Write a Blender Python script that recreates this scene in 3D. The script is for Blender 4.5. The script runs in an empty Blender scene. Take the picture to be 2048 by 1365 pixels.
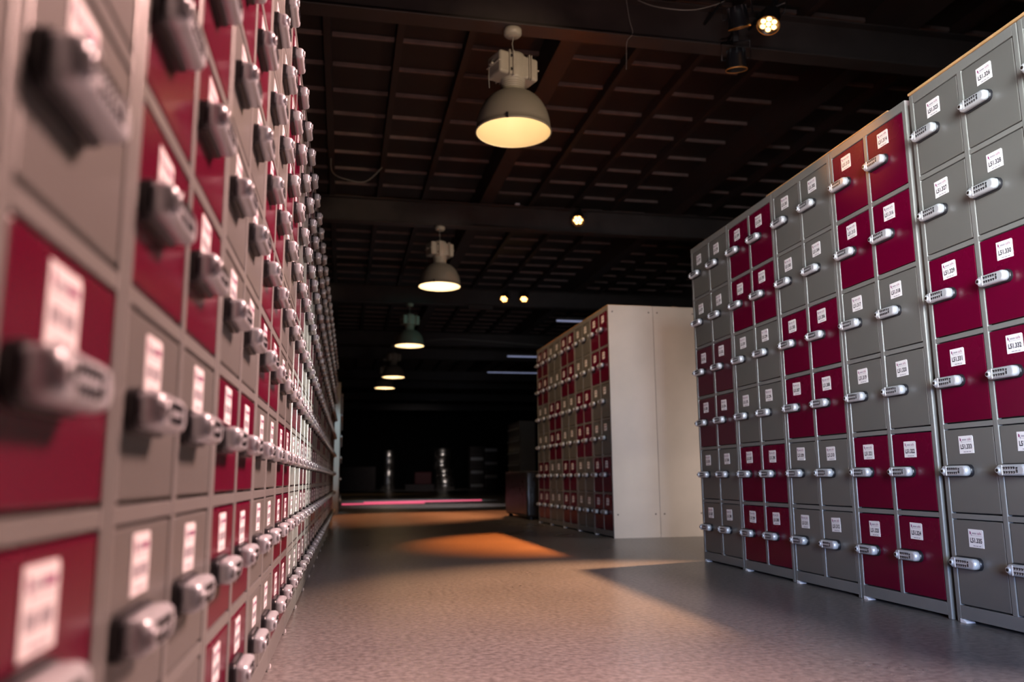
import bpy, bmesh, math, random
from mathutils import Vector, Matrix
C = bpy.context.scene
col = C.collection
random.seed(7)
PI = math.pi

# ------------------------------------------------------------------ camera
PITCH, ROLL, YAW, CAM_H, F_PX = 0.1653, 0.0089, -0.2031, 0.4664, 1646.4
def cam_matrix():
    rz = Matrix.Rotation(YAW, 3, 'Z')
    rx = Matrix.Rotation(PITCH, 3, 'X')
    ry = Matrix.Rotation(ROLL, 3, 'Y')
    return rz @ rx @ ry
M = cam_matrix()
cd = bpy.data.cameras.new('camera')
cam = bpy.data.objects.new('camera', cd)
col.objects.link(cam)
R3 = Matrix((M.col[0], M.col[2], -M.col[1])).transposed()
cam.matrix_world = Matrix.Translation((0, 0, CAM_H)) @ R3.to_4x4()
cd.sensor_width = 36.0
cd.lens = F_PX / 2048 * 36
cd.clip_start = 0.02
cd.clip_end = 200
cd.dof.use_dof = True
cd.dof.focus_distance = 2.75
cd.dof.aperture_fstop = 2.6
cd.dof.aperture_blades = 7
C.camera = cam

# ------------------------------------------------------------------ world, exposure, large lights
w = bpy.data.worlds.new('world')
C.world = w
w.use_nodes = True
w.node_tree.nodes['Background'].inputs[0].default_value = (0.55, 0.45, 0.42, 1)
w.node_tree.nodes['Background'].inputs[1].default_value = 0.006
C.view_settings.view_transform = 'Standard'
C.view_settings.look = 'None'
C.view_settings.gamma = 1
C.view_settings.exposure = 0.0

def aim(o, target):
    d = Vector(target) - o.location
    o.rotation_euler = d.to_track_quat('-Z', 'Y').to_euler()
def area(name, loc, target, sx, sy, power, color, spread=PI):
    l = bpy.data.lights.new(name, 'AREA')
    l.shape = 'RECTANGLE'; l.size = sx; l.size_y = sy
    l.energy = power; l.color = color; l.spread = spread
    o = bpy.data.objects.new(name, l); col.objects.link(o)
    o.location = loc; aim(o, target)
    return o
def spot(name, loc, target, power, color, angle, blend=0.5, radius=0.05):
    l = bpy.data.lights.new(name, 'SPOT')
    l.energy = power; l.color = color; l.spot_size = math.radians(angle); l.spot_blend = blend
    l.shadow_soft_size = radius
    o = bpy.data.objects.new(name, l); col.objects.link(o)
    o.location = loc; aim(o, target)
    return o
# daylight through the loading door behind and left of the camera
area('daylight_entrance', (1.15, 0.05, 1.45), (2.05, 1.9, 1.4), 0.9, 1.5, 28, (0.86, 0.93, 0.95), 0.9)
area('low_blue_fill', (0.7, -0.9, 0.5), (1.9, 2.6, 0.15), 0.8, 0.5, 8, (0.42, 0.58, 1.0), 0.8)  # added blue fill for the floor along the right row
# low daylight through a door in the right wall, cutting through the gap between the locker blocks
spot('daylight_side', (11.4, 12.0, 1.6), (-0.17, 3.35, 0.7), 10500, (1.0, 0.91, 0.80), 5.6, 0.5, 0.25)
area('gap_bounce_fill', (4.4, 4.75, 0.45), (2.5, 6.2, 0.4), 0.7, 0.5, 22, (1.0, 0.84, 0.74), 2.2)  # added area standing for sunlit floor bounce onto the end panels
spot('far_cool_fill', (1.7, 18.3, 3.4), (1.6, 18.3, 0.0), 420, (0.92, 0.90, 1.0), 60, 0.9, 0.1)  # added unseen overhead spot, stands for side daylight on the far floor
spot('far_cool_fill', (2.0, 14.6, 3.4), (1.6, 14.8, 0.0), 380, (1.0, 0.88, 0.88), 54, 0.9, 0.1)  # second added overhead spot for the grey far floor
spot('floor_bounce_fill', (0.7, 0.9, 0.15), (1.6, 5.8, 3.9), 230, (1.0, 0.72, 0.66), 72, 0.9, 0.3)  # unseen fill added for floor bounce on the ceiling, no fitting here
spot('orange_glow_fill', (-0.4, 4.9, 3.35), (1.965, 2.78, 1.74), 420, (1.0, 0.36, 0.05), 7.0, 0.9, 0.05)  # unseen spot added for the orange glow on the upper crimson doors
spot('lamp_two_fill', (3.0, 6.2, 2.8), (1.1, 9.64, 3.1), 150, (1.0, 0.80, 0.62), 18, 0.8, 0.10)  # unseen spot added to brighten the second lamp housing
spot('amber_fill', (-0.55, 4.9, 3.3), (2.1, 7.4, 1.9), 300, (1.0, 0.60, 0.30), 50, 0.8, 0.1)  # unseen spot added to warm the middle block doors
# added unseen spots without fittings, lighting left row, floor, lamp and end panel
spot('wash_light', (2.2, 1.9, 2.72), (-0.2, 1.2, 0.8), 1150, (1.0, 0.56, 0.49), 84, 0.8, 0.35)
spot('foreground_floor_fill', (2.35, 1.0, 3.35), (0.7, 2.6, 0), 330, (1.0, 0.76, 0.82), 66, 0.8, 0.12)  # added fill for the pale foreground floor
spot('lamp_housing_fill', (2.4, 1.5, 2.7), (1.07, 5.1, 3.1), 260, (1.0, 0.76, 0.50), 20, 0.8, 0.10)  # added fill that brightens the nearest lamp housing
spot('end_panel_fill', (0.3, 9.9, 3.3), (-0.2, 11.6, 0.9), 160, (0.76, 0.93, 1.0), 16, 0.6, 0.08)  # added cool spot that whitens the far left end panel

# ------------------------------------------------------------------ helpers
def tag(o, label=None, cat=None, group=None, kind=None):
    if label: o['label'] = label
    if cat: o['category'] = cat
    if group: o['group'] = group
    if kind: o['kind'] = kind
    return o
def empty(name, loc, rz=0.0, label=None, cat=None, group=None):
    o = bpy.data.objects.new(name, None)
    col.objects.link(o); o.location = loc; o.rotation_euler = (0, 0, rz)
    o.empty_display_size = 0.1
    return tag(o, label, cat, group)
def nset(n, k, v):
    if k in n.inputs: n.inputs[k].default_value = v
def mat(name, color, rough=0.5, metal=0.0, emit=None, es=0.0, noise=None, bump=None, coat=0.0, spec=0.5):
    m = bpy.data.materials.new(name); m.use_nodes = True
    nt = m.node_tree; b = nt.nodes['Principled BSDF']
    nset(b, 'Base Color', (*color, 1)); nset(b, 'Roughness', rough); nset(b, 'Metallic', metal)
    nset(b, 'Coat Weight', coat); nset(b, 'Coat Roughness', 0.15); nset(b, 'Specular IOR Level', spec)
    if emit: nset(b, 'Emission Color', (*emit, 1)); nset(b, 'Emission Strength', es)
    tc = nt.nodes.new('ShaderNodeTexCoord')
    if noise:
        sc, amt, r_amt = noise
        n = nt.nodes.new('ShaderNodeTexNoise'); n.inputs['Scale'].default_value = sc; n.inputs['Detail'].default_value = 6
        nt.links.new(tc.outputs['Object'], n.inputs['Vector'])
        r = nt.nodes.new('ShaderNodeValToRGB')
        r.color_ramp.elements[0].position = 0.3; r.color_ramp.elements[1].position = 0.7
        r.color_ramp.elements[0].color = tuple(c * (1 - amt) for c in color) + (1,)
        r.color_ramp.elements[1].color = tuple(min(1, c * (1 + amt)) for c in color) + (1,)
        nt.links.new(n.outputs['Fac'], r.inputs['Fac']); nt.links.new(r.outputs['Color'], b.inputs['Base Color'])
        mr = nt.nodes.new('ShaderNodeMapRange')
        mr.inputs['To Min'].default_value = max(0, rough - r_amt); mr.inputs['To Max'].default_value = rough + r_amt
        nt.links.new(n.outputs['Fac'], mr.inputs['Value']); nt.links.new(mr.outputs['Result'], b.inputs['Roughness'])
    if bump:
        sc, st = bump
        n2 = nt.nodes.new('ShaderNodeTexNoise'); n2.inputs['Scale'].default_value = sc
        bp = nt.nodes.new('ShaderNodeBump'); bp.inputs['Strength'].default_value = st; bp.inputs['Distance'].default_value = 0.01
        nt.links.new(tc.outputs['Object'], n2.inputs['Vector']); nt.links.new(n2.outputs['Fac'], bp.inputs['Height'])
        nt.links.new(bp.outputs['Normal'], b.inputs['Normal'])
    return m
GREY = (0.122, 0.120, 0.112)
m_grey = mat('grey_powder_coat', GREY, 0.38, noise=(3.0, 0.05, 0.05), bump=(2.0, 0.06), spec=0.85)
m_frame = mat('grey_frame_paint', (0.170, 0.170, 0.162), 0.34, noise=(4.0, 0.05, 0.05), spec=0.6)
m_red = mat('crimson_powder_coat', (0.105, 0.0003, 0.018), 0.27, noise=(3.0, 0.06, 0.05), bump=(2.0, 0.06), spec=0.32)
m_pale_red = mat('faded_plum_powder_coat', (0.085, 0.020, 0.032), 0.34, noise=(3.0, 0.06, 0.05), spec=0.55)
m_dark = mat('gap_shade_black', (0.012, 0.012, 0.012), 0.9)  # black filler that paints the shade in the door gaps
m_side = mat('pale_side_panel', (0.45, 0.40, 0.36), 0.45, noise=(2.2, 0.10, 0.08), bump=(6.0, 0.05))
m_white_side = mat('white_side_panel', (0.72, 0.76, 0.76), 0.5)
m_lock = mat('satin_silver', (0.58, 0.61, 0.65), 0.32, 0.4)
m_black = mat('black_plastic', (0.010, 0.010, 0.013), 0.35)
m_key = mat('dark_keyhole_brass', (0.03, 0.02, 0.015), 0.4, 0.5)  # dark brown face of the key cylinder
m_label = mat('white_sticker', (0.80, 0.79, 0.80), 0.5)
m_ink = mat('black_ink', (0.02, 0.02, 0.03), 0.6)
m_mag = mat('magenta_ink', (0.22, 0.01, 0.12), 0.6)
m_pale = mat('pale_ink', (0.30, 0.28, 0.33), 0.6)
m_ply = mat('plywood', (0.45, 0.27, 0.12), 0.6, noise=(14, 0.2, 0.1))
m_wood = mat('pine_block', (0.45, 0.25, 0.11), 0.6, noise=(18, 0.2, 0.1))
m_steel = mat('painted_black_steel', (0.036, 0.027, 0.026), 0.5, noise=(5, 0.25, 0.1))
m_ceil = mat('dark_brown_board', (0.013, 0.0085, 0.008), 0.6, noise=(3, 0.2, 0.1))
m_joist = mat('dark_brown_timber', (0.026, 0.016, 0.015), 0.6, noise=(6, 0.2, 0.1))
m_batten = mat('brown_batten', (0.15, 0.098, 0.090), 0.55, noise=(9, 0.25, 0.1))
m_lamp = mat('grey_cast_lamp', (0.34, 0.31, 0.26), 0.42, noise=(12, 0.06, 0.06))
m_bowl = mat('taupe_lamp_bowl', (0.20, 0.18, 0.15), 0.42)
m_refl = mat('cream_reflector', (0.85, 0.78, 0.62), 0.35)
m_bulb = mat('lit_bulb', (1, 0.9, 0.7), 0.5, emit=(1.0, 0.82, 0.52), es=14)
m_led = mat('lit_amber_led', (1, 0.8, 0.5), 0.5, emit=(1.0, 0.46, 0.13), es=10)
m_amber = mat('amber_ring', (0.85, 0.40, 0.10), 0.3, 0.3)
m_tube = mat('fluorescent_tube', (0.7, 0.75, 0.9), 0.4, emit=(0.55, 0.62, 1.0), es=0.28)
m_pink = mat('pink_light_strip', (1.0, 0.25, 0.4), 0.4, emit=(1.0, 0.13, 0.24), es=0.85)
m_leather = mat('black_leather', (0.016, 0.015, 0.017), 0.30, bump=(16, 0.5), noise=(10, 0.2, 0.08))
m_foil = mat('shiny_metal', (0.75, 0.72, 0.70), 0.3, 1.0, bump=(5, 0.35))
m_dred = mat('dull_red_plastic', (0.07, 0.008, 0.010), 0.5)
m_wall = mat('black_wall', (0.010, 0.010, 0.011), 0.8)
m_cable = mat('grey_cable', (0.25, 0.24, 0.22), 0.5)
m_soft = mat('grey_ink', (0.22, 0.20, 0.24), 0.6)
m_lightp = mat('light_grey_switch', (0.4, 0.42, 0.5), 0.5)

def floor_mat():
    m = bpy.data.materials.new('polished_concrete'); m.use_nodes = True
    nt = m.node_tree; b = nt.nodes['Principled BSDF']; N = nt.nodes; L = nt.links
    tc = N.new('ShaderNodeTexCoord')
    n1 = N.new('ShaderNodeTexNoise'); n1.inputs['Scale'].default_value = 0.9; n1.inputs['Detail'].default_value = 8; n1.inputs['Roughness'].default_value = 0.62
    n2 = N.new('ShaderNodeTexNoise'); n2.inputs['Scale'].default_value = 55; n2.inputs['Detail'].default_value = 3
    L.new(tc.outputs['Object'], n1.inputs['Vector']); L.new(tc.outputs['Object'], n2.inputs['Vector'])
    r1 = N.new('ShaderNodeValToRGB')
    r1.color_ramp.elements[0].position = 0.32; r1.color_ramp.elements[0].color = (0.185, 0.175, 0.168, 1)
    r1.color_ramp.elements[1].position = 0.68; r1.color_ramp.elements[1].color = (0.225, 0.214, 0.206, 1)
    L.new(n1.outputs['Fac'], r1.inputs['Fac'])
    r2 = N.new('ShaderNodeValToRGB')
    r2.color_ramp.elements[0].position = 0.35; r2.color_ramp.elements[0].color = (0.68, 0.68, 0.68, 1)
    r2.color_ramp.elements[1].position = 0.65; r2.color_ramp.elements[1].color = (1.25, 1.25, 1.25, 1)
    L.new(n2.outputs['Fac'], r2.inputs['Fac'])
    mx = N.new('ShaderNodeMix'); mx.data_type = 'RGBA'; mx.blend_type = 'MULTIPLY'; mx.inputs[0].default_value = 1.0
    L.new(r1.outputs['Color'], mx.inputs[6]); L.new(r2.outputs['Color'], mx.inputs[7])
    # dark scuffs
    vo = N.new('ShaderNodeTexNoise'); vo.inputs['Scale'].default_value = 1.7; vo.inputs['Detail'].default_value = 10; vo.inputs['Distortion'].default_value = 1.2
    L.new(tc.outputs['Object'], vo.inputs['Vector'])
    r3 = N.new('ShaderNodeValToRGB')
    r3.color_ramp.elements[0].position = 0.22; r3.color_ramp.elements[0].color = (0.35, 0.33, 0.33, 1)
    r3.color_ramp.elements[1].position = 0.27; r3.color_ramp.elements[1].color = (1, 1, 1, 1)
    L.new(vo.outputs['Fac'], r3.inputs['Fac'])
    mx2 = N.new('ShaderNodeMix'); mx2.data_type = 'RGBA'; mx2.blend_type = 'MULTIPLY'; mx2.inputs[0].default_value = 1.0
    L.new(mx.outputs[2], mx2.inputs[6]); L.new(r3.outputs['Color'], mx2.inputs[7])
    L.new(mx2.outputs[2], b.inputs['Base Color'])
    mr = N.new('ShaderNodeMapRange'); mr.inputs['From Min'].default_value = 0.3; mr.inputs['From Max'].default_value = 0.7
    mr.inputs['To Min'].default_value = 0.26; mr.inputs['To Max'].default_value = 0.34
    L.new(n1.outputs['Fac'], mr.inputs['Value']); L.new(mr.outputs['Result'], b.inputs['Roughness'])
    bp = N.new('ShaderNodeBump'); bp.inputs['Strength'].default_value = 0.05; bp.inputs['Distance'].default_value = 0.01
    L.new(n2.outputs['Fac'], bp.inputs['Height']); L.new(bp.outputs['Normal'], b.inputs['Normal'])
    nset(b, 'Specular IOR Level', 0.55)
    return m
m_floor = floor_mat()

def glass_mat():
    m = bpy.data.materials.new('lamp_glass'); m.use_nodes = True
    nt = m.node_tree; N = nt.nodes; L = nt.links
    for n in list(N):
        if n.type != 'OUTPUT_MATERIAL': N.remove(n)
    out = [n for n in N if n.type == 'OUTPUT_MATERIAL'][0]
    t = N.new('ShaderNodeBsdfTransparent'); t.inputs[0].default_value = (0.97, 0.93, 0.86, 1)
    g = N.new('ShaderNodeBsdfGlossy'); g.inputs['Roughness'].default_value = 0.08
    x = N.new('ShaderNodeMixShader'); x.inputs[0].default_value = 0.06
    L.new(t.outputs[0], x.inputs[1]); L.new(g.outputs[0], x.inputs[2]); L.new(x.outputs[0], out.inputs[0])
    return m
m_glass = glass_mat()

class MB:
    """collects shapes into one mesh"""
    def __init__(self): self.bm = bmesh.new(); self.mats = []
    def mi(self, m):
        if m not in self.mats: self.mats.append(m)
        return self.mats.index(m)
    def box(self, lo, hi, m, bevel=0.0, seg=1, rot=None):
        ret = bmesh.ops.create_cube(self.bm, size=1.0)
        vs = ret['verts']
        c = Vector([(a + b) / 2 for a, b in zip(lo, hi)]); s = Vector([abs(b - a) for a, b in zip(lo, hi)])
        for v in vs: v.co = Vector((v.co.x * s.x, v.co.y * s.y, v.co.z * s.z))
        fs = list({f for v in vs for f in v.link_faces})
        i = self.mi(m)
        for f in fs: f.material_index = i
        if bevel > 0:
            es = list({e for v in vs for e in v.link_edges})
            r = bmesh.ops.bevel(self.bm, geom=es, offset=bevel, segments=seg, profile=0.5, affect='EDGES')
            vs = list({v for f in r['faces'] for v in f.verts} | {v for v in vs if v.is_valid})
            for f in r['faces']: f.material_index = i
        if rot is not None:
            for v in vs: v.co = rot @ v.co
        for v in vs: v.co += c
        return self
    def prism(self, pts, lo, hi, m, axis='y', smooth=False):
        """extrude a 2D outline (x,z) along y from lo to hi"""
        i = self.mi(m)
        def P(p, t):
            return {'y': (p[0], t, p[1]), 'z': (p[0], p[1], t), 'x': (t, p[0], p[1])}[axis]
        a = [self.bm.verts.new(P(p, lo)) for p in pts]; b = [self.bm.verts.new(P(p, hi)) for p in pts]
        n = len(pts)
        for k in range(n):
            f = self.bm.faces.new((a[k], a[(k + 1) % n], b[(k + 1) % n], b[k])); f.material_index = i; f.smooth = smooth
        f = self.bm.faces.new(a); f.material_index = i
        f = self.bm.faces.new(list(reversed(b))); f.material_index = i
        return self
    def loft(self, rings, m, cap=True, smooth=True):
        i = self.mi(m); R = []
        for r in rings: R.append([self.bm.verts.new(p) for p in r])
        for a, b in zip(R, R[1:]):
            n = len(a)
            for k in range(n):
                f = self.bm.faces.new((a[k], a[(k + 1) % n], b[(k + 1) % n], b[k])); f.material_index = i; f.smooth = smooth
        if cap:
            f = self.bm.faces.new(R[0]); f.material_index = i
            f = self.bm.faces.new(list(reversed(R[-1]))); f.material_index = i
        return self
    def lathe(self, prof, m, seg=32, center=(0, 0), cap=False, smooth=True):
        rings = []
        for r, z in prof:
            rings.append([(center[0] + r * math.cos(2 * PI * k / seg), center[1] + r * math.sin(2 * PI * k / seg), z) for k in range(seg)])
        return self.loft(rings, m, cap, smooth)
    def tube(self, pts, r, m, seg=8):
        rings = []
        pts = [Vector(p) for p in pts]
        for k, p in enumerate(pts):
            d = (pts[min(k + 1, len(pts) - 1)] - pts[max(k - 1, 0)]).normalized()
            up = Vector((0, 0, 1)) if abs(d.z) < 0.9 else Vector((1, 0, 0))
            a = d.cross(up).normalized(); b = d.cross(a)
            rings.append([tuple(p + r * (math.cos(2 * PI * j / seg) * a + math.sin(2 * PI * j / seg) * b)) for j in range(seg)])
        return self.loft(rings, m, True, True)
    def mesh(self, name):
        bmesh.ops.recalc_face_normals(self.bm, faces=self.bm.faces[:])
        me = bpy.data.meshes.new(name); self.bm.to_mesh(me); self.bm.free()
        for m in self.mats: me.materials.append(m)
        return me
def link(name, me, parent=None, loc=(0, 0, 0), rot=(0, 0, 0)):
    o = bpy.data.objects.new(name, me); col.objects.link(o)
    o.parent = parent; o.location = loc; o.rotation_euler = rot
    return o
def struct(name, me, loc=(0, 0, 0)):
    o = link(name, me, None, loc); o['kind'] = 'structure'; return o

# ------------------------------------------------------------------ room shell
f = MB(); f.box((-6, -6, -0.1), (12, 46, 0.0), m_floor); struct('floor', f.mesh('floor'))
b = MB(); b.box((-6.1, -6, 0), (-6, 46, 4.2), m_wall); struct('wall_left', b.mesh('wall_left'))
b = MB(); b.box((12, -6, 0), (12.1, 46, 4.2), m_wall); struct('wall_right', b.mesh('wall_right'))
b = MB(); b.box((-6, 46, 0), (12, 46.1, 4.2), m_wall); struct('wall_back', b.mesh('wall_back'))

# ceiling boards with their cross battens
BAT0, BATP = 6.42, 0.5
c = MB()
c.box((-6, -6, 4.10), (12, 46, 4.2), m_ceil)
y = BAT0 - 24 * BATP
MAINX = [-4.0, -0.85, 1.66, 4.12, 6.6, 9.1]
JX = [-3.4, -2.8, -2.2, -1.6, -0.2, 0.38, 0.95, 2.35, 2.92, 3.47, 4.85, 5.42, 6.0, 7.3, 7.9, 8.4]
struct('ceiling', c.mesh('ceiling'))
lines = sorted(JX + MAINX)
bt = MB()
while y < 30:
    for xa, xb in zip(lines, lines[1:]):
        if xb > -3 and xa < 9:
            bt.box((xa + 0.036, y - 0.012, 4.068), (xb - 0.036, y + 0.012, 4.105), m_batten)
    y += BATP
o = struct('trim_1', bt.mesh('trim_1'))
j0 = MB(); j0.box((-0.028, -6, 4.0), (0.028, 46, 4.105), m_joist); jme = j0.mesh('ceiling_joist')
for x in JX:
    o = link('ceiling_joist', jme, None, (x, 0, 0)); o['kind'] = 'structure'
j1 = MB(); j1.box((-0.08, -6, 3.80), (0.08, 46, 4.105), m_joist); jme1 = j1.mesh('ceiling_beam_timber')
for x in MAINX:
    o = link('ceiling_joist', jme1, None, (x, 0, 0)); o['kind'] = 'structure'
# steel I-beams across the hall
bm_ = MB()
bm_.box((-6, -0.075, 3.50), (12, 0.075, 3.512), m_steel, 0.002)
bm_.box((-6, -0.005, 3.512), (12, 0.005, 3.788), m_steel)
bm_.box((-6, -0.075, 3.788), (12, 0.075, 3.80), m_steel, 0.002)
bme = bm_.mesh('ceiling_beam')
BEAMY = [0.55, 5.10, 9.64, 14.18, 18.72, 21.0, 25.5, 27.8, 32.3, 36.9]
for yy in BEAMY:
    o = link('ceiling_beam', bme, None, (0, yy, 0)); o['kind'] = 'structure'

# ------------------------------------------------------------------ locker parts
def pill(x0, x1, z0, z1, rl, rr, n=6):
    """outline with rounded left and right ends, in x,z"""
    pts = []
    def corner(cx, cz, r, a0):
        for k in range(n + 1):
            a = a0 + (PI / 2) * k / n
            pts.append((cx + r * math.cos(a), cz + r * math.sin(a)))
    corner(x1 - rr, z1 - rr, rr, 0); corner(x0 + rl, z1 - rl, rl, PI / 2)
    corner(x0 + rl, z0 + rl, rl, PI); corner(x1 - rr, z0 + rr, rr, 3 * PI / 2)
    return pts
def lock_mesh(detail=True):
    """keypad cam lock, x 0..0.116, z centred, front towards -y"""
    k = MB()
    n = 6 if detail else 3
    L_, H_ = 0.116, 0.019
    def ring(ins, y, x0=0.0, x1=L_, hz=H_, rl=0.012, rr=0.018):
        return [(p[0], y, p[1]) for p in pill(x0 + ins, x1 - ins, -hz + ins, hz - ins, max(rl - ins, 0.003), max(rr - ins, 0.004), n)]
    k.loft([ring(-0.001, 0), ring(-0.001, -0.009), ring(0.0, -0.011)], m_black, True, False)
    k.loft([ring(0.0022, -0.010), ring(0.0022, -0.023), ring(0.0035, -0.0275), ring(0.0065, -0.0305), ring(0.009, -0.0312)], m_lock, True, True)
    # key cylinder at the left end
    cx, cz = 0.012, 0.0
    def disc(r, y, seg=16): return [(cx + r * math.cos(2 * PI * a / seg), y, cz + r * math.sin(2 * PI * a / seg)) for a in range(seg)]
    k.loft([disc(0.0085, -0.030), disc(0.0085, -0.0345), disc(0.0070, -0.0355)], m_lock, True, True)
    if detail:
        k.loft([disc(0.0050, -0.0350), disc(0.0050, -0.0360)], m_key, True, False)
        k.box((0.0270, -0.0322, -0.0150), (0.0280, -0.0310, 0.0150), m_label)
        for r in range(2):
            for q in range(5):
                x = 0.036 + q * 0.0095; z = 0.0064 if r == 0 else -0.0064
                pts = [(x - 0.0028, z + 0.0034), (x + 0.0030, z + 0.0034), (x + 0.0034, z + 0.0005), (x + 0.001, z - 0.0036), (x - 0.0018, z - 0.0036), (x + 0.0006, z - 0.0002), (x - 0.0028, z + 0.0012)]
                k.prism(pts, -0.0326, -0.0310, m_black)
        k.box((0.0835, -0.0326, -0.0080), (0.0875, -0.0310, 0.0015), m_black)
        k.box((0.0830, -0.0326, 0.0035), (0.0880, -0.0310, 0.0085), m_black)
    else:
        for r in range(2):
            k.box((0.034, -0.0322, 0.003 - r * 0.0128), (0.078, -0.0310, 0.0095 - r * 0.0128), m_black)
    return k.mesh('keypad_lock')
lock_me = lock_mesh()
lock_far = lock_mesh(False)

def text_mesh(s, size, m, bold=0.0):
    cu = bpy.data.curves.new('txt', 'FONT'); cu.body = s; cu.size = size; cu.extrude = 0.0; cu.offset = bold
    cu.resolution_u = 2; cu.align_x = 'CENTER'
    o = bpy.data.objects.new('txt', cu); col.objects.link(o)
    dg = bpy.context.evaluated_depsgraph_get()
    me = bpy.data.meshes.new_from_object(o.evaluated_get(dg))
    bpy.data.objects.remove(o); bpy.data.curves.remove(cu)
    return me
def add_text(mb, s, size, cx, z, m, sx=1.0, bold=0.0):
    me = text_mesh(s, size, m, bold)
    i = mb.mi(m)
    vs = [mb.bm.verts.new((cx + v.co.x * sx, -0.0011, z + v.co.y)) for v in me.vertices]
    for p in me.polygons:
        try:
            f_ = mb.bm.faces.new([vs[k] for k in p.vertices]); f_.material_index = i
        except ValueError: pass
    bpy.data.meshes.remove(me)
def label_mesh(txt):
    """sticker, 64 x 56 mm, centred"""
    l = MB()
    l.prism([(-0.032, -0.028), (0.032, -0.028), (0.032, 0.0245), (0.0285, 0.028), (-0.032, 0.028)], 0.0, -0.0008, m_label)
    l.prism([(-0.0255, 0.0135), (-0.0225, 0.0115), (-0.0205, 0.0145), (-0.0215, 0.0195), (-0.0255, 0.0225)], -0.0008, -0.0012, m_mag)
    l.prism([(-0.0205, 0.0085), (-0.0180, 0.0072), (-0.0172, 0.0120), (-0.0195, 0.0130)], -0.0008, -0.0012, m_pale)
    if txt:
        add_text(l, 'safe', 0.0125, 0.0150, 0.0125, m_mag, 0.95)
        for q in range(5): l.box((-0.0160 + q * 0.0040, -0.0011, 0.0128), (-0.0132 + q * 0.0040, -0.0008, 0.0178), m_pale)
        add_text(l, txt, 0.0200, 0.0, -0.0130, m_ink, 0.80, 0.0007)
    else:
        l.box((-0.0160, -0.0011, 0.0128), (0.0030, -0.0008, 0.0178), m_pale)
        l.box((0.0045, -0.0011, 0.0128), (0.0260, -0.0008, 0.0185), m_mag)
        for a, bb in ((-0.0250, -0.0215), (-0.0185, -0.0115), (-0.0090, -0.0060), (0.0010, 0.0075), (0.0105, 0.0170), (0.0200, 0.0240)):
            l.box((a, -0.0011, -0.0120), (bb, -0.0008, -0.0005), m_soft)
    for a, bb in ((-0.0140, -0.0040), (-0.0020, 0.0080), (0.0110, 0.0190)):
        l.box((a, -0.0011, -0.0240), (bb, -0.0008, -0.0215), m_pale)
    l.box((-0.0160, -0.0011, 0.0085), (0.0240, -0.0008, 0.0092), m_pale)
    return l.mesh('number_label')
label_plain = label_mesh('')

class Spec: pass
def make_spec(rows, width=0.498, height=1.80, depth=0.38, base=0.053, top=0.034):
    s = Spec(); s.rows = rows; s.w = width; s.h = height; s.d = depth; s.base = base
    s.pitch = (height - top - base + 0.016) / rows
    s.dh = s.pitch - 0.016
    s.side = 0.020; s.mid = 0.022
    s.dw = (width - 2 * s.side - s.mid) / 2
    fr = MB()
    # carcass: sides, back, top, bottom
    fr.box((0, 0.020, 0.0), (0.0015, depth, height), m_frame)
    fr.box((width - 0.0015, 0.020, 0.0), (width, depth, height), m_frame)
    fr.box((0.0015, depth - 0.0015, 0.02), (width - 0.0015, depth, height), m_frame)
    fr.box((0.0015, 0.020, height - 0.0015), (width - 0.0015, depth - 0.0015, height), m_frame)
    # black sheet set back behind the doors, stands for shade in the gaps
    fr.box((s.side + 0.001, 0.016, base), (width - s.side - 0.001, 0.022, height - top), m_dark)
    bv = 0.0018
    bv = 0.003
    fr.box((0, 0, 0), (s.side, 0.022, height), m_frame, bv, 2)
    fr.box((width - s.side, 0, 0), (width, 0.022, height), m_frame, bv, 2)
    fr.box((s.side + s.dw, 0, base - 0.002), (s.side + s.dw + s.mid, 0.022, height - top + 0.002), m_frame, bv, 2)
    fr.box((s.side - 0.001, 0.0005, height - top), (width - s.side + 0.001, 0.022, height), m_frame, 0.001)
    fr.box((s.side - 0.001, 0.0005, 0.012), (width - s.side + 0.001, 0.022, base), m_frame, 0.001)
    for r in range(1, rows):
        z = base + r * s.pitch - 0.016
        for c0 in (s.side, s.side + s.dw + s.mid):
            fr.box((c0 - 0.001, 0.0008, z), (c0 + s.dw + 0.001, 0.022, z + 0.016), m_frame, 0.001)
    s.frame = fr.mesh('cabinet_frame')
    ft = MB(); ft.prism([(0, 0), (0.028, 0), (0.024, 0.004), (0.012, 0.010), (0, 0.012)], -0.002, 0.030, m_label); s.foot = ft.mesh('foot')
    s.door = {}
    for nm, mm in (('g', m_grey), ('c', m_red), ('p', m_pale_red)):
        d = MB(); g = 0.0022
        d.box((g, 0.0012, 0.0042), (s.dw - g, 0.015, s.dh - 0.0034), mm, 0.0026, 2)
        s.door[nm] = d.mesh('door')
    return s
SIX = make_spec(6)
NINE = make_spec(9, base=0.064)

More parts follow.
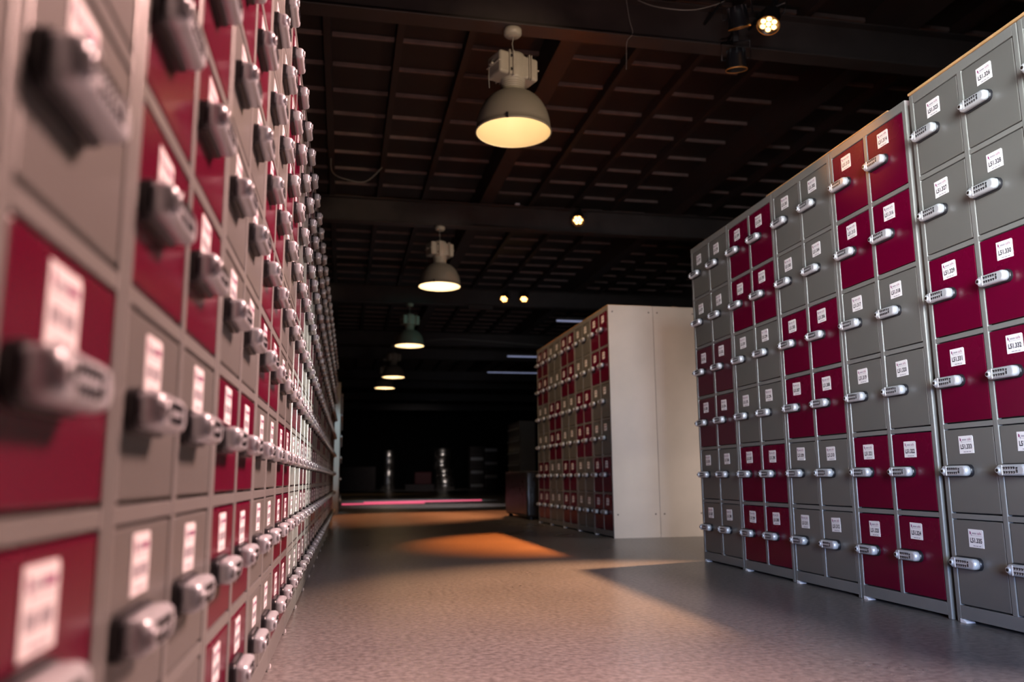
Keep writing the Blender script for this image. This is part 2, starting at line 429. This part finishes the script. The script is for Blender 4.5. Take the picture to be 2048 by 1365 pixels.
def add_locker(loc, rz, spec, pattern, label, group, numbers=None, far=False, sz=1.0, plain=False):
    """pattern: colour letter per row from the top"""
    root = empty('locker_bank', loc, rz, label, 'locker', group)
    root.scale = (1, 1, sz)
    link('cabinet_frame', spec.frame, root)
    link('foot', spec.foot, root, (spec.side - 0.004, 0, 0))
    for r in range(spec.rows):
        for cc in range(2):
            x0 = spec.side + cc * (spec.dw + spec.mid)
            z0 = spec.base + (spec.rows - 1 - r) * spec.pitch
            d = link('door', spec.door[pattern[r]], root, (x0, 0, z0))
            lz = spec.dh * 0.5 if spec.rows == 6 else spec.dh * 0.47
            link('keypad_lock', lock_far if far else lock_me, d, (0.004, 0.0016, lz), (0, 0, 0))
            if numbers:
                lm = label_mesh('L51.%d' % (numbers + r * 2 + cc))
            else: lm = label_plain
            tz = spec.dh - 0.028 - (0.028 if spec.rows == 6 else 0.014)
            jx, ja = random.uniform(-0.003, 0.003), random.uniform(-0.025, 0.025)
            link('number_label', lm, d, (0.097 + jx, 0.0011, tz + random.uniform(-0.004, 0.004)), (0, ja, 0))
    return root

# ---- right row (six rows of doors), front faces the aisle
D, S0, AR = 2.0037, 4.4401, -0.0251
tv = Vector((-math.sin(AR), math.cos(AR), 0)); O = Vector((D, S0, 0))
pats = {'g': 'ggccgg', 'c': 'ccggcc', 'p': 'ggppgg'}
words_ = {'g': 'grey with crimson mid rows', 'c': 'crimson with grey mid rows', 'p': 'grey with faded plum mid rows'}
right_units = [('p', 277), ('c', 289), ('g', 301), ('c', 313), ('g', 325), ('c', 337), ('g', 349)]
ordw = ['farthest', 'second farthest', 'third', 'fourth', 'nearest fully seen', 'nearest']
for i, (pp, num) in enumerate(right_units):
    u = -0.5 * i - (0.022 if i >= 4 else 0) - 0.001
    P = O + u * tv
    lab = 'steel locker bank, %s, tagged L51.%d to L51.%d' % (words_[pp], num, num + 11)
    if i < 6:
        add_locker(P, AR - PI / 2, SIX, pats[pp], lab, 'numbered locker banks facing the aisle under the nearest spotlight', num)
# plywood boards on top of the right row
def board(name, lo, hi, z, m, label, rz, loc, cat='board'):
    t = MB(); t.box((lo[0], lo[1], 0), (hi[0], hi[1], z), m, 0.001)
    o = link(name, t.mesh(name), None, loc, (0, 0, rz)); tag(o, label, cat); return o
P = O + (-2.024) * tv
board('plywood_board', (0.0, -0.004, 0), (0.996, 0.37, 0), 0.009, m_ply, 'thin tan plywood sheet lying on the locker bank numbered from L51.325', AR - PI / 2, (P.x, P.y, 1.8005))
P = O + (-0.95) * tv
board('plywood_board', (0.0, 0.000, 0), (0.95, 0.37, 0), 0.005, m_ply, 'thin tan sheet on top of the banks numbered L51.301 and L51.313', AR - PI / 2, (P.x, P.y, 1.8005))

# ---- middle block (beyond the gap), front in the same line
MX, MY, HM = 2.0742, 6.2298, 1.841 / 1.80
mp = ['c', 'g', 'c', 'g', 'c']
for k in range(5):
    nm = ['right beside the big pale end panel', 'second from the pale end panel', 'third from the pale end panel', 'fourth from the pale end panel', 'farthest, next to the black leather bench'][k]
    add_locker((MX, MY + 0.5 * (k + 1) - 0.001, 0), -PI / 2, SIX, pats[mp[k]], 'locker bank, %s, %s' % (words_[mp[k]], nm), 'locker banks in the block beyond the gap', None, True, HM)
# banks standing back to back behind the first row, seen by their end
back = add_locker((MX + 0.765, MY + 0.001, 0), PI / 2, SIX, pats['g'], 'locker bank standing back to back, seen only by its pale end panel', 'locker banks in the block beyond the gap', None, True, HM)
for xx, par_lab in ((MX + 0.001, 'pale steel end panel with screws, on the aisle side of the block'), (MX + 0.384, 'pale steel end panel with screws, right of the narrow vertical seam')):
    e = MB(); wd = 0.380
    e.box((0, -0.004, 0), (wd, 0, 1.843), m_side, 0.0012, 2)
    ob = link('end_panel', e.mesh('end_panel'), None, (xx, MY - 0.0015, 0)); tag(ob, par_lab, 'panel', 'pale end panels of the locker block')
    for sx in (0.035, wd - 0.035):
        for zz in (0.18, 1.79):
            s_ = MB(); s_.loft([[(sx + r * math.cos(2 * PI * a / 10), yy_, zz + r * math.sin(2 * PI * a / 10)) for a in range(10)] for r, yy_ in ((0.006, -0.004), (0.006, -0.0055), (0.004, -0.0065))], m_black)
            link('screw', s_.mesh('screw'), ob)
bd = MB(); bd.box((-0.004, 0, 0), (0.37, 2.49, 0.006), m_ply, 0.001)
tag(link('plywood_board', bd.mesh('plywood_board'), None, (MX + 0.003, MY + 0.004, 1.8415)), 'long thin tan sheet glowing orange on top of the farther locker block', 'board')
for i, (x, y, lx, ly, lz, lb) in enumerate(((2.24, 6.42, 0.10, 0.05, 0.022, 'small dark wooden block on the locker block, nearer the aisle'), (2.73, 6.40, 0.12, 0.06, 0.036, 'larger pale wooden block on top of the pale end panel'))):
    q = MB(); q.box((-lx / 2, -ly / 2, 0), (lx / 2, ly / 2, lz), m_wood, 0.003)
    z0 = 1.8478 if i == 0 else 1.8415
    tag(link('wooden_block', q.mesh('wooden_block'), None, (x, y, z0), (0, 0, 0.1 + 0.3 * i)), lb, 'wooden block')

# ---- left row (nine rows of doors), right beside the camera
LA = 0.0115; LX0 = -0.1915
odd = 'cccgggccc'; even = 'gggcccggg'
nums = ['nearest', 'second', 'third', 'fourth', 'fifth', 'sixth', 'seventh', 'eighth', 'ninth', 'tenth', 'eleventh', 'twelfth', 'thirteenth', 'fourteenth', 'fifteenth', 'sixteenth', 'seventeenth', 'eighteenth', 'nineteenth', 'twentieth']
NL = 18
for i in range(NL):
    yy = 0.233 + 0.5 * i
    x = LX0 + LA * yy
    pat = odd if i % 2 == 0 else even
    wd = 'crimson, grey mid rows' if i % 2 == 0 else 'grey, crimson mid rows'
    add_locker((x, yy, 0), PI / 2 - LA, NINE, pat, '%s locker bank from the camera beside the aisle, %s' % (nums[i], wd), 'small door locker banks in the long left row', None, i > 11)

# ---- second left row farther on, with its white end panel
for i in range(7):
    yy = 11.6 + 0.5 * i
    add_locker((-0.035 + 0.0 * i, yy + 0.012, 0), PI / 2, SIX, pats['cg'[i % 2]], '%s bank of the dim row behind the white end panel' % nums[i], 'locker banks of the far left row', None, True)
e = MB(); e.box((-0.385, -0.006, 0), (0.0, 0, 1.80), m_white_side, 0.001)
tag(link('end_panel', e.mesh('end_panel'), None, (-0.035, 11.604, 0)), 'tall narrow white end panel catching light at the far end of the left row', 'panel')

# ---- far dark row right of the aisle
for i in range(3):
    add_locker((4.30, 20.5 + 0.5 * i, 0), -PI / 2, SIX, 'gggggg', '%s bank of the dim grey row behind the black bench' % nums[i], 'dim locker banks behind the bench', None, True, 1.04)
e = MB(); e.box((0, -0.006, 0), (0.38, 0, 1.87), m_frame, 0.001)
tag(link('end_panel', e.mesh('end_panel'), None, (4.301, 19.998, 0)), 'dim grey end panel of the row behind the black bench', 'panel')

# ------------------------------------------------------------------ black leather bench
bench = empty('leather_bench', (2.05, 9.2, 0), 0, 'black padded leather bench standing against the end of the farther locker block', 'bench')
s = MB(); s.box((0, 0, 0.03), (0.55, 1.27, 0.545), m_leather, 0.03, 3); link('padded_body', s.mesh('padded_body'), bench)
s = MB()
for a, bb in (((0.0, 0.0, 0.03), (0.0, 0.0, 0.54)), ((0.0, 0.0, 0.54), (0.0, 1.27, 0.54)), ((0.0, 0.0, 0.54), (0.55, 0.0, 0.54))):
    a2 = Vector(a) + Vector((0.009, 0.009, -0.006)); b2 = Vector(bb) + Vector((0.009, 0.009, -0.006)); s.tube([a2, b2], 0.007, m_leather)
link('piping', s.mesh('piping'), bench)
for px, py in ((0.06, 0.06), (0.49, 0.06), (0.06, 1.21), (0.49, 1.21)):
    s = MB(); s.lathe([(0.022, 0), (0.026, 0.032)], m_black, 12, (px, py), True); link('foot', s.mesh('foot'), bench)

# ------------------------------------------------------------------ high bay lamps
def lamp_meshes():
    d = {}
    q = MB(); q.lathe([(0.012, 0.0), (0.050, 0.004), (0.060, 0.014), (0.063, 0.030), (0.062, 0.050), (0.055, 0.054), (0.001, 0.054)], m_lamp, 28, cap=True); d['canopy'] = q.mesh('canopy')
    q = MB(); q.tube([(0, 0, 0), (0.004, 0, -0.03), (-0.003, 0.002, -0.06), (0.003, 0, -0.10), (0, 0, -0.15)], 0.0032, m_cable); d['chain'] = q.mesh('chain')
    # gear housing: central drum plus two boxes
    q = MB()
    q.lathe([(0.001, 0.205), (0.050, 0.203), (0.080, 0.190), (0.086, 0.170), (0.086, 0.02), (0.080, 0.0), (0.001, 0.0)], m_lamp, 32)
    q.box((0.05, -0.084, 0.012), (0.152, 0.084, 0.172), m_lamp, 0.018, 3)
    q.box((-0.152, -0.084, 0.012), (-0.05, 0.084, 0.172), m_lamp, 0.018, 3)
    q.box((-0.06, -0.080, 0.014), (0.06, 0.080, 0.170), m_lamp, 0.004)
    q.box((-0.162, -0.083, 0.088), (0.162, 0.083, 0.096), m_lamp, 0.003)
    q.box((0.160, -0.02, 0.086), (0.180, 0.02, 0.100), m_lamp, 0.004)
    q.box((-0.180, -0.02, 0.086), (-0.160, 0.02, 0.100), m_lamp, 0.004)
    for sx in (-0.080, -0.050, 0.075, 0.092):
        q.box((sx - 0.004, -0.097, 0.006), (sx + 0.004, -0.070, 0.180), m_lamp, 0.002)
        q.box((sx - 0.004, 0.070, 0.012), (sx + 0.004, 0.094, 0.180), m_lamp, 0.002)
    for zz in (0.045, 0.140):
        q.box((-0.074, -0.096, zz - 0.008), (-0.058, -0.078, zz + 0.008), m_black, 0.002)
    d['gear_housing'] = q.mesh('gear_housing')
    q = MB(); prof = []
    for k in range(7):
        z = 0.0 - 0.014 * k
        prof += [(0.083 - 0.001 * k, z), (0.083 - 0.001 * k, z - 0.009), (0.079 - 0.001 * k, z - 0.010), (0.079 - 0.001 * k, z - 0.0135)]
    q.lathe(prof, m_lamp, 32); d['neck'] = q.mesh('neck')
    q = MB(); prof = []
    def bowl(t): return 0.080 + (0.250 - 0.080) * math.sin(t * PI / 2) ** 1.05, 0.26 * (1 - (1 - math.cos(t * PI / 2)) )
    ts = [k / 14 for k in range(15)]
    out = [(bowl(t)[0], bowl(t)[1]) for t in ts]
    q.lathe(out + [(0.256, -0.004), (0.257, -0.016), (0.249, -0.016)], m_bowl, 48)
    d['bowl'] = q.mesh('bowl')
    q = MB(); q.lathe([(0.249, -0.016)] + [(r - 0.004, z - 0.002) for r, z in reversed(out)] + [(0.001, 0.255)], m_refl, 48); d['reflector'] = q.mesh('reflector')
    q = MB(); q.lathe([(0.001, 0.0), (0.020, 0.004), (0.036, 0.02), (0.042, 0.045), (0.038, 0.07), (0.020, 0.10), (0.018, 0.13)], m_bulb, 20); d['bulb'] = q.mesh('bulb')
    q = MB(); q.lathe([(0.001, -0.012), (0.247, -0.012)], m_glass, 48); d['glass_cover'] = q.mesh('glass_cover')
    q = MB(); q.box((-0.008, -0.004, -0.018), (0.008, 0.012, 0.016), m_black, 0.002); d['clip'] = q.mesh('clip')
    return d
LM = lamp_meshes()
def high_bay(x, y, label, first=False):
    root = empty('pendant_lamp', (x, y, 2.765), 0.35, label, 'lamp', 'high bay lamps hanging along the aisle')
    link('canopy', LM['canopy'], root, (0, 0, 0.681))
    link('chain', LM['chain'], root, (0, 0, 0.690))
    link('gear_housing', LM['gear_housing'], root, (0, 0, 0.345))
    link('neck', LM['neck'], root, (0, 0, 0.345))
    bw = link('bowl', LM['bowl'], root)
    link('reflector', LM['reflector'], root)
    link('bulb', LM['bulb'], root, (0, 0, 0.11))
    link('glass_cover', LM['glass_cover'], root)
    for k in range(3):
        a = 2 * PI * k / 3 + 4.0
        link('clip', LM['clip'], bw, (0.253 * math.cos(a), 0.253 * math.sin(a), 0), (0, 0, a - PI / 2))
    if first:
        q = MB(); q.tube([(0.0, 0, 0.553), (-0.06, 0, 0.553), (-0.12, 0, 0.52), (-0.165, 0, 0.46), (-0.185, 0, 0.40), (-0.19, 0, 0.34), (-0.185, 0, 0.26)], 0.0022, m_cable); link('safety_wire', q.mesh('safety_wire'), root)
    l = bpy.data.lights.new('lamp_glow', 'POINT'); l.energy = 0.29 if first else 5.0; l.color = (1.0, 0.47, 0.20) if first else (1.0, 0.78, 0.58); l.shadow_soft_size = 0.04
    o = bpy.data.objects.new('lamp_glow', l); col.objects.link(o); o.parent = root; o.location = (0, 0, 0.085)
    return root
# the lit lamps
names = ['largest and nearest lit high bay lamp, hung by a thin chain above the aisle', 'second lit high bay lamp along the aisle, below the first', 'third lit high bay lamp, its bowl tinted green', 'fourth lit high bay lamp, half lost in the dark', 'farthest lit high bay lamp at the end of the line']
for k, yy in enumerate((5.10, 9.64, 14.18, 18.72, 21.0)):
    high_bay((1.073, 1.10, 1.10, 1.10, 1.02)[k], yy, names[k], k == 0)
spot('teal_fill', (3.6, 11.2, 3.3), (1.1, 14.18, 2.9), 45, (0.25, 0.9, 0.8), 25, 0.6, 0.05)  # added unseen spot, gives the third lamp its green tint

# ------------------------------------------------------------------ amber LED spotlights
def par_meshes():
    d = {}
    q = MB()   # axis along -z (light leaves downwards), lens at z=0
    q.lathe([(0.040, 0.120), (0.050, 0.112), (0.056, 0.090), (0.060, 0.01), (0.066, 0.004), (0.066, -0.004), (0.060, -0.004), (0.058, 0.012), (0.001, 0.014)], m_black, 28)
    q.lathe([(0.001, 0.120), (0.040, 0.120)], m_black, 28)
    for k in range(8):
        a = 2 * PI * k / 8
        q.box((0.052 * math.cos(a) - 0.004, 0.052 * math.sin(a) - 0.004, 0.03), (0.052 * math.cos(a) + 0.004, 0.052 * math.sin(a) + 0.004, 0.118), m_black)
    d['body'] = q.mesh('body')
    q = MB(); q.lathe([(0.0625, -0.006), (0.066, -0.006), (0.066, 0.0), (0.0625, 0.0), (0.0625, -0.006)], m_amber, 28); d['bezel'] = q.mesh('bezel')
    q = MB()
    for k in range(7):
        a = 2 * PI * k / 6; r = 0.0 if k == 6 else 0.036
        q.lathe([(0.0001, 0.006), (0.0135, 0.006), (0.0150, 0.010)], m_led, 14, (r * math.cos(a), r * math.sin(a)))
    d['led_cluster'] = q.mesh('led_cluster')
    q = MB()
    q.tube([(0.064, 0, 0.06), (0.085, 0, 0.06), (0.085, 0, 0.17), (-0.085, 0, 0.17), (-0.085, 0, 0.06), (-0.064, 0, 0.06)], 0.006, m_black)
    q.box((-0.018, -0.015, 0.165), (0.018, 0.015, 0.235), m_black, 0.004)
    d['bracket'] = q.mesh('bracket')
    return d
PM = par_meshes()
def par(loc, target, label, power, angle, color=(1.0, 0.42, 0.12), lit=True):
    root = empty('stage_spotlight', loc, 0, label, 'spotlight', 'LED spotlights clamped under the beams')
    root.scale = (1.15, 1.15, 1.15)
    aim(root, target)
    link('body', PM['body'], root); link('bezel', PM['bezel'], root); link('bracket', PM['bracket'], root)
    bpy.context.view_layer.update()
    top = root.matrix_world @ Vector((0, 0, 0.225))
    by = min(BEAMY, key=lambda v: abs(v - loc[1] - 0.3)); end = Vector((top.x, by - 0.003, max(3.53, min(3.76, top.z))))
    if loc[2] < 3.4: end = Vector((top.x, by, 3.515))
    inv = root.matrix_world.inverted()
    q = MB(); q.tube([inv @ top, inv @ end], 0.009, m_black); link('mounting_arm', q.mesh('mounting_arm'), root)
    if lit:
        link('led_cluster', PM['led_cluster'], root)
        l = bpy.data.lights.new('spot_beam', 'SPOT'); l.energy = power; l.color = color; l.spot_size = math.radians(angle); l.spot_blend = 0.8; l.shadow_soft_size = 0.05
        o = bpy.data.objects.new('spot_beam', l); col.objects.link(o); o.parent = root; o.location = (0, 0, -0.012)
    return root
par((2.74, 4.66, 3.46), (1.25, 3.6, 0), 'lit amber LED spotlight with seven lenses, nearest to the camera', 1700, 36, (1.0, 0.50, 0.26))
par((2.56, 4.72, 3.46), (3.6, 6.0, 0), 'unlit black spotlight beside the nearest amber one', 0, 30, lit=False)
par((2.66, 4.98, 3.30), (2.9, 5.6, 0), 'black spotlight hanging below the nearest steel beam', 0, 30, lit=False)
par((2.75, 9.30, 3.56), (1.45, 6.3, 0), 'lit amber LED spotlight on the second beam, alone', 3200, 23, (1.0, 0.23, 0.04))
par((2.71, 13.84, 3.56), (0.7, 10.7, 0), 'lit amber LED spotlight, aisle side of the distant pair', 1500, 33, (1.0, 0.33, 0.12))
par((3.07, 13.84, 3.57), (1.9, 11.2, 0), 'lit amber LED spotlight, outer one of the distant pair', 700, 30, (1.0, 0.33, 0.12))
# small round fixtures on the beam above the aisle
for x, lb in ((1.62, 'small pale switch box on the second beam, nearer the lamps'), (2.05, 'small pale switch box on the second beam, nearer the spotlight')):
    q = MB(); q.box((-0.03, -0.02, 0), (0.03, 0.02, 0.02), m_lightp, 0.004)
    tag(link('switch_box', q.mesh('switch_box'), None, (x, 9.55, 3.802)), lb, 'switch box')
q = MB(); q.box((-0.22, -0.03, 0), (0.22, 0.03, 0.07), m_steel, 0.008)
tag(link('emergency_light', q.mesh('emergency_light'), None, (2.35, 14.15, 3.431)), 'small dark box light beside the distant pair of spotlights', 'light fitting')

# cables on the first beam
def cable(name, pts, r, label):
    n = 24; P = [Vector(p) for p in pts]; out = []
    for k in range(len(P) - 1):
        p0 = P[max(k - 1, 0)]; p1 = P[k]; p2 = P[k + 1]; p3 = P[min(k + 2, len(P) - 1)]
        for j in range(6):
            t = j / 6
            out.append(0.5 * ((2 * p1) + (-p0 + p2) * t + (2 * p0 - 5 * p1 + 4 * p2 - p3) * t * t + (-p0 + 3 * p1 - 3 * p2 + p3) * t ** 3))
    out.append(P[-1])
    q = MB(); q.tube(out, r, m_cable); tag(link(name, q.mesh(name)), label, 'cable')
cable('power_cable', [(1.95, 5.0, 3.76), (2.05, 4.9, 3.66), (2.25, 4.8, 3.60), (2.45, 4.78, 3.66), (2.62, 4.72, 3.74), (2.72, 4.70, 3.70)], 0.003, 'thin grey cable sagging along the nearest beam to the spotlight')
cable('hanging_cord', [(1.86, 5.0, 3.80), (1.88, 4.99, 3.60), (1.90, 4.99, 3.50), (1.86, 5.0, 3.44), (1.86, 5.02, 3.34), (1.855, 5.02, 3.24)], 0.0022, 'thin cord hanging loose from the nearest steel beam')
cable('conduit', [(-0.2, 8.9, 4.02), (-0.18, 9.1, 3.90), (0.0, 9.2, 3.86), (0.2, 9.2, 3.86), (0.38, 9.1, 4.01)], 0.006, 'thin conduit looping between the ceiling joists')
cable('conduit', [(1.8, 18.70, 3.60), (2.4, 18.699, 3.66), (3.0, 18.698, 3.64), (3.8, 18.699, 3.60), (4.6, 18.70, 3.55)], 0.010, 'long thin conduit running across the hall behind the distant spotlights')

# ------------------------------------------------------------------ fluorescent tubes far right
for k, (x0, x1, yy, zz, lb) in enumerate(((3.62, 5.1, 13.7, 3.18, 'faint fluorescent tube just above the farther locker block'), (3.52, 5.2, 17.6, 3.12, 'faint fluorescent tube, middle one of three'), (3.56, 6.0, 20.4, 3.12, 'thinnest and farthest of the faint fluorescent tubes'))):
    root = empty('fluorescent_light', ((x0 + x1) / 2, yy, zz), 0, lb, 'light', 'fluorescent tubes over the far right side')
    hw = (x1 - x0) / 2
    q = MB(); q.tube([(-hw, 0, 0), (hw, 0, 0)], 0.016 if k < 2 else 0.012, m_tube, 12); link('tube', q.mesh('tube'), root)
    q = MB(); q.box((-hw, -0.03, 0.022), (hw, 0.03, 0.06), m_steel, 0.004); link('housing', q.mesh('housing'), root)
    for sx in (-1, 1):
        q = MB(); q.tube([(sx * hw * 0.8, 0, 0.06), (sx * hw * 0.8, 0, 3.80 + (0.3) - zz)], 0.004, m_steel, 6); link('suspension_rod', q.mesh('suspension_rod'), root)

# ------------------------------------------------------------------ things in the dark at the far end
def drum(x, y, z, r, h, label, grp):
    q = MB()
    q.lathe([(0.001, 0), (r * 0.97, 0), (r, 0.01), (r, h * 0.3), (r * 1.02, h * 0.33), (r, h * 0.36), (r, h * 0.64), (r * 1.02, h * 0.67), (r, h * 0.70), (r, h - 0.01), (r * 0.97, h), (0.001, h)], m_foil, 28)
    tag(link('metal_drum', q.mesh('metal_drum'), None, (x, y, z)), label, 'drum', grp)
FY = 36.0
for k, (r, dx, hh) in enumerate(((0.42, 0.05, 0.46), (0.38, 0.0, 0.42), (0.36, -0.10, 0.44), (0.38, -0.06, 0.44))):
    z = (0, 0.462, 0.884, 1.326)[k]
    drum(4.35 + dx, FY, z, r, hh, 'shiny metal drum, %s of the stack of four in the dark' % ('lowest', 'second lowest', 'third from the floor', 'topmost')[k], 'stacked metal drums')
for k in range(2):
    drum(1.95, FY + 0.3, (0, 0.90)[k], 0.30, (0.88, 0.80)[k], ('lower', 'upper')[k] + ' shiny metal drum of the slim stack nearer the left row', 'slim metal drums')
q = MB(); q.box((-0.8, -0.3, 0), (0.8, 0.3, 1.0), m_steel, 0.02); tag(link('counter', q.mesh('counter'), None, (0.6, FY - 0.5, 0)), 'low dark counter in the shadows beyond the left row', 'counter')
q = MB(); q.box((-0.35, -0.25, 0), (0.35, 0.25, 0.5), m_dred, 0.02); tag(link('storage_crate', q.mesh('storage_crate'), None, (3.35, FY - 0.8, 0.25)), 'dull red crate on a low dark platform beside the stacked drums', 'crate')
q = MB(); q.box((-0.6, -0.4, 0), (0.6, 0.4, 0.248), m_steel, 0.01); tag(link('platform', q.mesh('platform'), None, (3.2, FY - 0.8, 0)), 'low dark platform under the dull red crate', 'platform')
for k in range(2):
    q = MB()
    q.box((-0.3, -0.3, 0), (0.3, 0.3, 1.85), m_steel, 0.02)
    for r in range(9): q.box((-0.28, -0.325, 0.1 + r * 0.19), (0.28, -0.3, 0.24 + r * 0.19), m_foil if (r + k) % 3 == 0 else m_steel, 0.01)
    tag(link('equipment_rack', q.mesh('equipment_rack'), None, (5.75 + k * 0.62, FY, 0)), ('dark equipment rack nearer the stacked drums', 'dark equipment rack farther from the stacked drums')[k], 'rack')

# pink light strips on the floor
for k, (xa, ya, xb, yb, lb) in enumerate(((0.02, 16.05, 1.6, 16.4, 'shorter pink light strip on the floor, nearer the left row'), (0.45, 17.0, 2.95, 17.7, 'longer bright pink light strip lying across the aisle'))):
    q = MB(); q.tube([(xa, ya, 0.012), (xb, yb, 0.012)], 0.012, m_pink, 8)
    q.box((min(xa, xb), min(ya, yb), 0.0005), (min(xa, xb) + 0.03, min(ya, yb) + 0.03, 0.02), m_black)
    tag(link('light_strip', q.mesh('light_strip')), lb, 'light strip', 'pink light strips on the floor')

# added unseen fill spots so the dark end is not empty
spot('far_end_fill', (3.6, 31, 3.3), (3.2, 36, 0.8), 100, (1.0, 0.86, 0.80), 70, 0.8, 0.1)
spot('far_floor_fill', (1.4, 26.5, 3.3), (1.0, 27, 0), 30, (1.0, 0.55, 0.20), 80, 0.9, 0.1)
